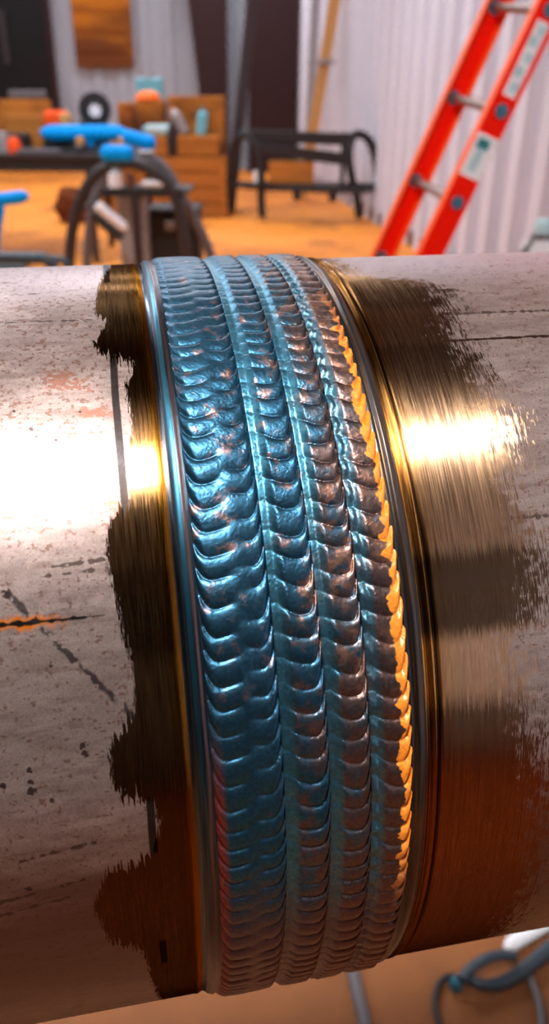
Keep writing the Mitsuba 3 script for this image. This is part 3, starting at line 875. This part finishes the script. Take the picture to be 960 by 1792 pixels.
# black reel with a pale hub
p = P(166, 192, YT + 0.62)
rl = thing('cable_reel', 'black round reel with a pale hub standing on the bench behind the blue bar', 'reel')
mt = frame_along((0.15, -1, 0))
rr = 0.135
cz = p[2]
for s_ in (-0.05, 0.05):
    part('flange', lathe([(0, -0.008), (rr, -0.008), (rr, 0.008), (0, 0.008)], (p[0] + s_ * -0.15, p[1] + s_, cz), 28, mt), 'm_black', rl)
part('cable', lathe([(0, -0.045), (rr * 0.86, -0.045), (rr * 0.9, 0), (rr * 0.86, 0.045), (0, 0.045)], (p[0], p[1], cz), 28, mt), 'm_black', rl, smooth=40)
part('hub', lathe([(0, -0.02), (0.05, -0.02), (0.042, 0.02), (0, 0.02)], (p[0] + 0.02, p[1] - 0.075, cz - 0.005), 20, frame_along((0, 1, 0))), 'm_white', rl, 'pale hub', smooth=40)
part('stand', box((p[0] - 0.02, p[1], (cz - 0.08 + ZT) / 2), (0.22, 0.16, max(cz - 0.08 - ZT, 0.03)), bevel=0.01), 'm_black', rl)
# orange things
p = P(100, 208, YT + 0.5)
ob = thing('orange_case', 'small bright orange case on the bench left of the black reel', 'case')
part('body', box((p[0], p[1], p[2]), (0.21, 0.12, 0.13), bevel=0.03), 'm_red_orange', ob)
part('base', box((p[0], p[1], (p[2] - 0.065 + ZT) / 2), (0.24, 0.16, max(p[2] - 0.065 - ZT, 0.02)), bevel=0.006), 'm_black', ob)
p = P(118, 210, YT + 0.48)
part('end', box((p[0] - 0.02, p[1], p[2]), (0.09, 0.1, 0.11), bevel=0.02), 'm_pine', ob)
p = P(20, 258, YT + 0.02)
one('orange_tub', lathe([(0, 0), (0.05, 0), (0.056, 0.06), (0.04, 0.11), (0, 0.12)], (p[0], YT + 0.1, ZT), 20), 'm_red_orange', 'small orange-red round tub at the front edge of the bench', 'tub', smooth=40)
# grey plates and dark clutter along the bench
p = P(66, 262, YT + 0.1)
one('steel_plate', box((p[0], YT + 0.10, ZT + 0.016), (0.36, 0.10, 0.03), bevel=0.006), 'm_grey_dark', 'grey flat steel plate on the bench front, under the long blue bar', 'plate')
p = P(6, 250, YT + 0.2)
one('grey_can', lathe([(0, 0), (0.06, 0), (0.06, 0.13), (0.05, 0.15), (0, 0.15)], (p[0] - 0.02, YT + 0.22, ZT), 20), 'm_grey', 'grey can at the left edge of the bench', 'can', smooth=40)
for (x0, x1, y0, yy, m3, lb) in [(-10, 80, 176, 0.80, 'm_card', 'brown carton at the far left of the bench, before the dark doorway'), (10, 78, 203, 0.55, 'm_crate', 'light brown carton in front of another at the far left of the bench')]:
    pa, pb = P(x0, y0, YT + yy), P(x1, y0, YT + yy)
    k = thing('cardboard_box', lb, 'box')
    part('body', box(((pa[0] + pb[0]) / 2, YT + yy + 0.08, (pa[2] + ZT) / 2), (pb[0] - pa[0], 0.2, pa[2] - ZT), bevel=0.006), m3, k)
    part('flap', box(((pa[0] + pb[0]) / 2, YT + yy + 0.06, pa[2] + 0.006), (pb[0] - pa[0] + 0.01, 0.1, 0.008), rz=0.02), m3, k)
p = P(44, 160, YT + 0.86)
one('grey_box', box((p[0], YT + 0.92, P(44, 176, YT + 0.8)[2] + 0.045), (0.3, 0.14, 0.07), bevel=0.012), 'm_grey_dark', 'grey flat box on top of the brown carton before the dark doorway', 'box')
p = P(30, 225, YT + 0.3)
one('dark_crate', box((P(28, 240, YT + 0.36)[0] - 0.1, YT + 0.36, ZT + 0.07), (0.42, 0.16, 0.13), bevel=0.012), 'm_black', 'low black crate on the left part of the bench', 'crate')

# ------------------------------------------------------------------ pile of crates and cartons behind
YC = 9.8


def carton(name, x0, y0, x1, y1, Y, m3, lb, depth=0.5, zbase=None, catg='box', plank=False):
    """front face between two picture points at distance Y, standing on zbase"""
    pa, pb = P(x0, y0, Y), P(x1, y1, Y)
    z0 = pb[2] if zbase is None else zbase
    k = thing(name, lb, catg)
    cx, w = (pa[0] + pb[0]) / 2, abs(pb[0] - pa[0])
    if plank:
        n = max(2, int(round((pa[2] - z0) / 0.16)))
        hh = (pa[2] - z0) / n
        part('core', box((cx, Y + depth / 2 + 0.02, (pa[2] + z0) / 2), (w - 0.05, depth - 0.04, pa[2] - z0 - 0.01)), 'm_card', k)
        for i in range(n):
            part('board', box((cx, Y + 0.012, z0 + hh * (i + 0.5)), (w, 0.022, hh - 0.014), bevel=0.004), m3, k)
        for sx in (-1, 1):
            part('batten', box((cx + sx * (w / 2 - 0.05), Y - 0.01, (pa[2] + z0) / 2), (0.08, 0.022, pa[2] - z0), bevel=0.004), m3, k)
    else:
        part('body', box((cx, Y + depth / 2, (pa[2] + z0) / 2), (w, depth, pa[2] - z0), bevel=0.012), m3, k)
        part('tape', box((cx, Y + depth / 2, pa[2] + 0.002), (0.06, depth, 0.004)), 'm_pine', k)
    return pa[2]


carton('wooden_crate', 262, 274, 398, 352, YC, 'm_crate', 'big wooden crate on the floor behind the arched stand, lowest of the brown pile', 0.7, 0.0, 'crate', True)
carton('wooden_crate', 160, 250, 258, 352, YC + 0.1, 'm_crate', 'wooden crate on the floor half hidden by the blue clamps', 0.6, 0.0, 'crate', True)
zc1 = P(330, 274, YC)[2]
zc0 = P(210, 250, YC + 0.1)[2]
carton('cardboard_box', 308, 238, 382, 273, YC + 0.05, 'm_crate', 'orange-brown carton right of the black bottle, on the big crate', 0.25, zc1)
carton('cardboard_box', 258, 240, 294, 273, YC + 0.05, 'm_crate', 'small orange-brown carton left of the black bottle, on the big crate', 0.25, zc1)
carton('cardboard_box', 292, 168, 392, 260, YC + 0.36, 'm_card', 'large brown carton highest at the right of the brown pile', 0.30, zc1)
carton('cardboard_box', 236, 176, 290, 260, YC + 0.38, 'm_card', 'brown carton under the orange cap in the brown pile', 0.30, zc0)
carton('cardboard_box', 204, 180, 234, 252, YC + 0.2, 'm_card', 'narrow brown carton behind the black reel', 0.3, zc0)
# bottle, cans and grinders on the cartons
p = P(303, 268, YC - 0.0)
one('black_bottle', lathe([(0, 0), (0.046, 0), (0.05, 0.04), (0.05, 0.25), (0.022, 0.31), (0.022, 0.36), (0, 0.36)], (P(303, 268, YC + 0.1)[0], YC + 0.055, zc1), 20), 'm_black', 'black bottle standing on the big crate between two orange-brown cartons', 'bottle', smooth=40)
zk = P(330, 238, YC + 0.05)[2]
for (x, y, tx, lb) in [(276, 218, 0.0, 'pale cyan can on the small carton, left of three'), (318, 222, -0.5, 'silver-grey leaning tube between two cyan cans'), (346, 222, 0.15, 'cyan can on the orange-brown carton, right of three')]:
    zz = zk if x > 300 else P(276, 240, YC + 0.05)[2]
    bp = np.array([P(x, y, YC + 0.16)[0], YC + 0.18, zz + 0.004])
    k = thing('spray_can', lb, 'can')
    if tx == 0.0:
        part('body', tube(np.array([bp + (-0.13, 0, 0.062), bp + (-0.125, 0, 0.062), bp + (0.12, 0, 0.062), bp + (0.125, 0, 0.062)]), [0.05, 0.06, 0.06, 0.05], 18), 'm_pale_teal', k, smooth=40)
        part('cap', tube(np.array([bp + (-0.17, 0, 0.062), bp + (-0.13, 0, 0.062)]), [0.035, 0.04], 14), 'm_cyan', k, smooth=40)
    else:
        d = np.array([math.sin(tx), 0, math.cos(tx)])
        o = bp + (0.03, 0, 0.005 + 0.03 * abs(math.sin(tx)))
        part('body', tube(np.array([o, o + d * 0.004, o + d * 0.21, o + d * 0.235]), [0.055, 0.06, 0.06, 0.035], 18), 'm_grey' if x == 318 else 'm_cyan', k, smooth=40)
        part('cap', tube(np.array([o + d * 0.235, o + d * 0.27]), [0.034, 0.03], 14), 'm_white' if x == 318 else 'm_teal_print', k, smooth=40)
zq = P(260, 176, YC + 0.38)[2]
p = P(257, 160, YC + 0.45)
k = thing('orange_hat', 'bright orange rounded cap lying on a brown carton before the grey wall', 'cap')
part('crown', lathe([(0, 0.085), (0.07, 0.08), (0.12, 0.055), (0.14, 0.015), (0.14, 0)], (p[0], YC + 0.52, zq + 0.016), 24), 'm_orange', k, smooth=50)
part('brim', lathe([(0, 0), (0.165, 0), (0.165, 0.012), (0, 0.012)], (p[0], YC + 0.52, zq + 0.004), 24), 'm_orange', k)
p = P(258, 140, YC + 0.7)
carton('teal_case', 236, 136, 282, 152, YC + 0.75, 'm_cyan', 'pale teal case standing behind the orange cap against the grey wall', 0.2, 0.0, 'case')

# board on the back wall
pa, pb = P(120, -30, YB - 0.09), P(234, 118, YB - 0.09)
k = thing('plywood_board', 'brown board mounted on the grey ribbed wall beside the dark doorway', 'board')
part('sheet', box(((pa[0] + pb[0]) / 2, YB - 0.05, (pa[2] + pb[2]) / 2), (pb[0] - pa[0], 0.05, pa[2] - pb[2])), 'm_ply', k)
for z_ in np.linspace(pb[2], pa[2], 5)[1:-1]:
    part('slat', box(((pa[0] + pb[0]) / 2, YB - 0.085, z_), (pb[0] - pa[0] - 0.04, 0.02, 0.16), bevel=0.004), 'm_ply', k)


# tapered steel columns at the back wall
def column(name, lb, xb0, xb1, xt0, xt1, y, pxy):
    k = thing(name, lb, 'column')
    v = []
    for z_, a_, b_ in ((0.0, *xb0), (HT, *xb1)):
        for yy in (y - 0.14, y + 0.14):
            v += [[a_, yy, z_], [b_, yy, z_]]
    part('web', trimesh.convex.convex_hull(np.array(v) * [1, 1, 1]), 'm_primer', k)
    part('flange', beam(np.array([xb0[0], y, 0]), np.array([xb1[0], y, HT]), 0.03, 0.32, hint=(0, 1, 0)), 'm_primer', k)
    part('flange', beam(np.array([xb0[1], y, 0]), np.array([xb1[1], y, HT]), 0.03, 0.32, hint=(0, 1, 0)), 'm_primer', k)
    part('base_plate', box(((xb0[0] + xb0[1]) / 2, y, 0.01), (xb0[1] - xb0[0] + 0.12, 0.44, 0.02)), 'm_primer', k)


def at_floor(px_top, py_top, px_bot, py_bot, y):
    """x at z = 0 and z = HT of the line through two picture points at distance y"""
    a_, b_ = P(px_top, py_top, y), P(px_bot, py_bot, y)
    f_ = lambda z_: float(b_[0] + (a_[0] - b_[0]) * (z_ - b_[2]) / (a_[2] - b_[2]))
    return f_(0.0), f_(HT)


yc = 15.6
l0, l1 = at_floor(332, 0, 352, 165, yc); r0, r1 = at_floor(394, 0, 396, 165, yc)
column('steel_column', 'dark red-brown tapered steel column left of the leaning beam', (l0, r0), (l1, r1), 0, 0, yc, 0)
l0, l1 = at_floor(436, 0, 437, 215, yc); r0, r1 = at_floor(521, 0, 515, 215, yc)
column('steel_column', 'wide dark red-brown steel column in the corner behind the black rack', (l0, r0), (l1, r1), 0, 0, yc, 0)
# leaning channel before the columns
yl = 10.4
b0, b1 = at_floor(436, 0, 402, 330, yl)
one('leaning_beam', beam((b0 + 0.03, yl, 0.0), (b1 * 0.62 + b0 * 0.38, yl + 0.9, HT * 0.62), 0.15, 0.12, hint=(1, 0, 0), bevel=0.012), 'm_primer', 'dark steel beam leaning back against the corner column', 'beam')
# timber leaning at the right wall
wx = P(552, 212, 11.6)
k = thing('timber_stud', 'yellow-brown timber leaning upright on the pale wall beside the corner column', 'timber')
t0, t1 = at_floor(586, 0, 550, 215, 11.5)
dirx = (t1 - t0) / HT
part('stud', beam((t0, 11.5, 0.0), (t0 + dirx * 2.9, 11.55, 2.9), 0.14, 0.05, hint=(0, 1, 0)), 'm_pine', k)
p = P(562, 108, 11.45)
part('bracket', box((p[0], 11.46, p[2]), (0.34, 0.05, 0.05), bevel=0.006), 'm_grey', k, 'grey cross piece')
t0, t1 = at_floor(556, 0, 546, 215, 12.6)
one('thin_lath', beam((t0 - 0.03, 12.6, 0.0), (t0 - 0.03 + (t1 - t0) / HT * 3.1, 12.65, 3.1), 0.12, 0.03, hint=(0, 1, 0)), 'm_grey', 'pale thin lath behind the yellow-brown timber', 'lath')

# ------------------------------------------------------------------ left edge: blue handle, dark rail; right edge: tripod
YH = 4.6
k = thing('lever_stand', 'bright blue bent handle reaching in at the left edge, before the orange floor', 'handle')
path = spline([P(-60, 352, YH), P(-20, 350, YH), P(20, 347, YH), P(50, 342, YH)], 16)
part('grip', tube(path, np.r_[np.full(14, 0.034), 0.028, 0.012], 14), 'm_blue', k, smooth=True)
part('drop', tube(spline([P(-4, 352, YH), P(0, 362, YH), P(-2, 380, YH), P(-8, 420, YH), P(-12, 560, YH)], 16), 0.026, 12), 'm_blue', k, smooth=True)
bt = P(-12, 560, YH)
part('post', cyl((bt[0], YH, 0.0), (bt[0], YH, bt[2] + 0.05), 0.022, 12), 'm_dark_steel', k, smooth=40)
part('base', lathe([(0, 0), (0.16, 0), (0.16, 0.02), (0.04, 0.04), (0, 0.04)], (bt[0], YH, 0.0), 24), 'm_dark_steel', k)
YS = 4.0
k = thing('tube_stool', 'dark teal round tube rail at the left edge just above the pipe', 'stool')
c0, c1 = P(-90, 450, YS), P(92, 452, YS)
hz_ = (c0[2] + c1[2]) / 2
part('frame', tube(arch_path((c0[0], YS, 0.0), (c1[0], YS, 0.0), hz_ + 0.0, 0.06, splay=0.0), 0.030, 12), 'm_teal_steel', k, smooth=True)
part('frame', tube(arch_path((c0[0], YS + 0.3, 0.0), (c1[0], YS + 0.3, 0.0), hz_ - 0.06, 0.06, splay=0.0), 0.021, 12), 'm_teal_steel', k, smooth=True)
part('seat', box(((c0[0] + c1[0]) / 2 - 0.06, YS + 0.15, hz_ - 0.06), (c1[0] - c0[0] - 0.2, 0.26, 0.03), bevel=0.01), 'm_teal_steel', k)
YR = 3.0
k = thing('tripod_stand', 'grey folding tripod at the right edge, before the pale ribbed wall', 'stand')
ap = P(950, 394, YR)
part('head', lathe([(0, -0.03), (0.03, -0.03), (0.034, 0.0), (0.024, 0.02), (0, 0.025)], ap, 18), 'm_pale_teal', k, smooth=40)
for (dx, dy) in ((-0.62, -0.15), (0.55, -0.1), (0.1, 0.5)):
    part('leg', tube(np.array([ap, ap + np.array([dx, dy, -ap[2] / 1.0]) * 0.5, (ap[0] + dx, ap[1] + dy, 0.012)]), 0.014, 10), 'm_grey_dark', k, smooth=40)
q = ap + (np.array([-0.62, -0.15, -ap[2]])) * 0.12
q2 = ap + (np.array([0.55, -0.1, -ap[2]])) * 0.12
part('brace', box((q + q2) / 2 - [0, 0, 0.01], (np.linalg.norm(q2 - q), 0.012, 0.14)), 'm_white', k, 'pale plate between the legs')

# ------------------------------------------------------------------ on the floor below the pipe
z_ = 0.014
pts = [PZ(608, 1660, z_), PZ(617, 1700, z_), PZ(628, 1750, z_), PZ(640, 1800, z_), PZ(650, 1900, z_)]
one('floor_cable', tube(spline([PZ(585, 1500, z_), PZ(600, 1600, z_)] + pts, 40), 0.0115, 12), 'm_grey_dark', 'grey cable running straight down the brown floor below the weld', 'cable', smooth=True)
k = thing('electrode_holder', 'dark welding electrode holder lying on the brown floor below the right pipe section', 'welding tool')
zc = 0.016
part('lever', tube(spline([PZ(806, 1716, zc + 0.02), PZ(830, 1690, zc + 0.028), PZ(870, 1672, zc + 0.032), PZ(900, 1674, zc + 0.02)], 20), np.linspace(0.010, 0.008, 20), 12), 'm_teal_steel', k, smooth=True)
part('body', tube(spline([PZ(798, 1722, zc), PZ(815, 1712, zc), PZ(840, 1722, zc), PZ(880, 1718, zc), PZ(925, 1690, zc), PZ(980, 1645, zc), PZ(1060, 1600, zc)], 34), np.r_[np.linspace(0.008, 0.011, 10), np.linspace(0.011, 0.016, 24)], 14), 'm_teal_steel', k, smooth=True)
part('tip', lathe([(0, -0.012), (0.009, -0.012), (0.012, 0), (0.008, 0.012), (0, 0.013)], PZ(797, 1722, 0.014), 16), 'm_bolt', k, 'blue-grey tip', smooth=40)
w = [PZ(884, 1658, 0.03), PZ(960, 1618, 0.03), PZ(1000, 1600, 0.03)]
one('white_tube', tube(spline([PZ(884, 1660, 0.0145), PZ(905, 1646, 0.0145), PZ(950, 1620, 0.0145), PZ(1020, 1580, 0.0145)], 16), np.r_[0.006, np.full(15, 0.0135)], 12), 'm_white', 'white tube lying beside the electrode holder at the lower right corner', 'tube', smooth=True)
pa, pb = PZ(868, 1640, 0), PZ(990, 1600, 0)
one('pale_sheet', box(((pa + pb) / 2 + [0.02, 0.03, 0.003]), (0.15, 0.07, 0.005), rz=0.3), 'm_pale_teal', 'pale blue sheet lying on the floor behind the white tube', 'sheet')
one('thin_hose', tube(spline([PZ(795, 1708, 0.008), PZ(772, 1716, 0.008), PZ(762, 1740, 0.008), PZ(762, 1770, 0.008), PZ(772, 1800, 0.008), PZ(800, 1840, 0.008)], 30), 0.0055, 10), 'm_dark_steel', 'thin dark hose curving from the tip of the electrode holder', 'hose', smooth=True)
one('round_hose', tube(spline([PZ(925, 1708, 0.0085), PZ(938, 1740, 0.0085), PZ(946, 1775, 0.0085), PZ(944, 1820, 0.0085)], 20), 0.0065, 10), 'm_grey_dark', 'thin grey hose at the lower right, below the electrode holder', 'hose', smooth=True)

p = PZ(124, 392, 0.0)
m = trimesh.creation.icosphere(subdivisions=4)
v = m.vertices.copy()
v = v * np.array([0.19, 0.15, 0.17]) * (1 + 0.5 * (np_fbm(v * 2.2 + 3)[:, None] - 0.5))
v[:, 2] = np.maximum(v[:, 2], -0.12)
v[:, 2] -= v[:, 2].min()
v[:, 2] *= 1.25
one('brown_sack', trimesh.Trimesh(v + [p[0], p[1] + 0.15, 0.0], m.faces, process=False), 'm_sack', 'dark brown lumpy sack on the orange floor left of the arched stand', 'sack', smooth=True)
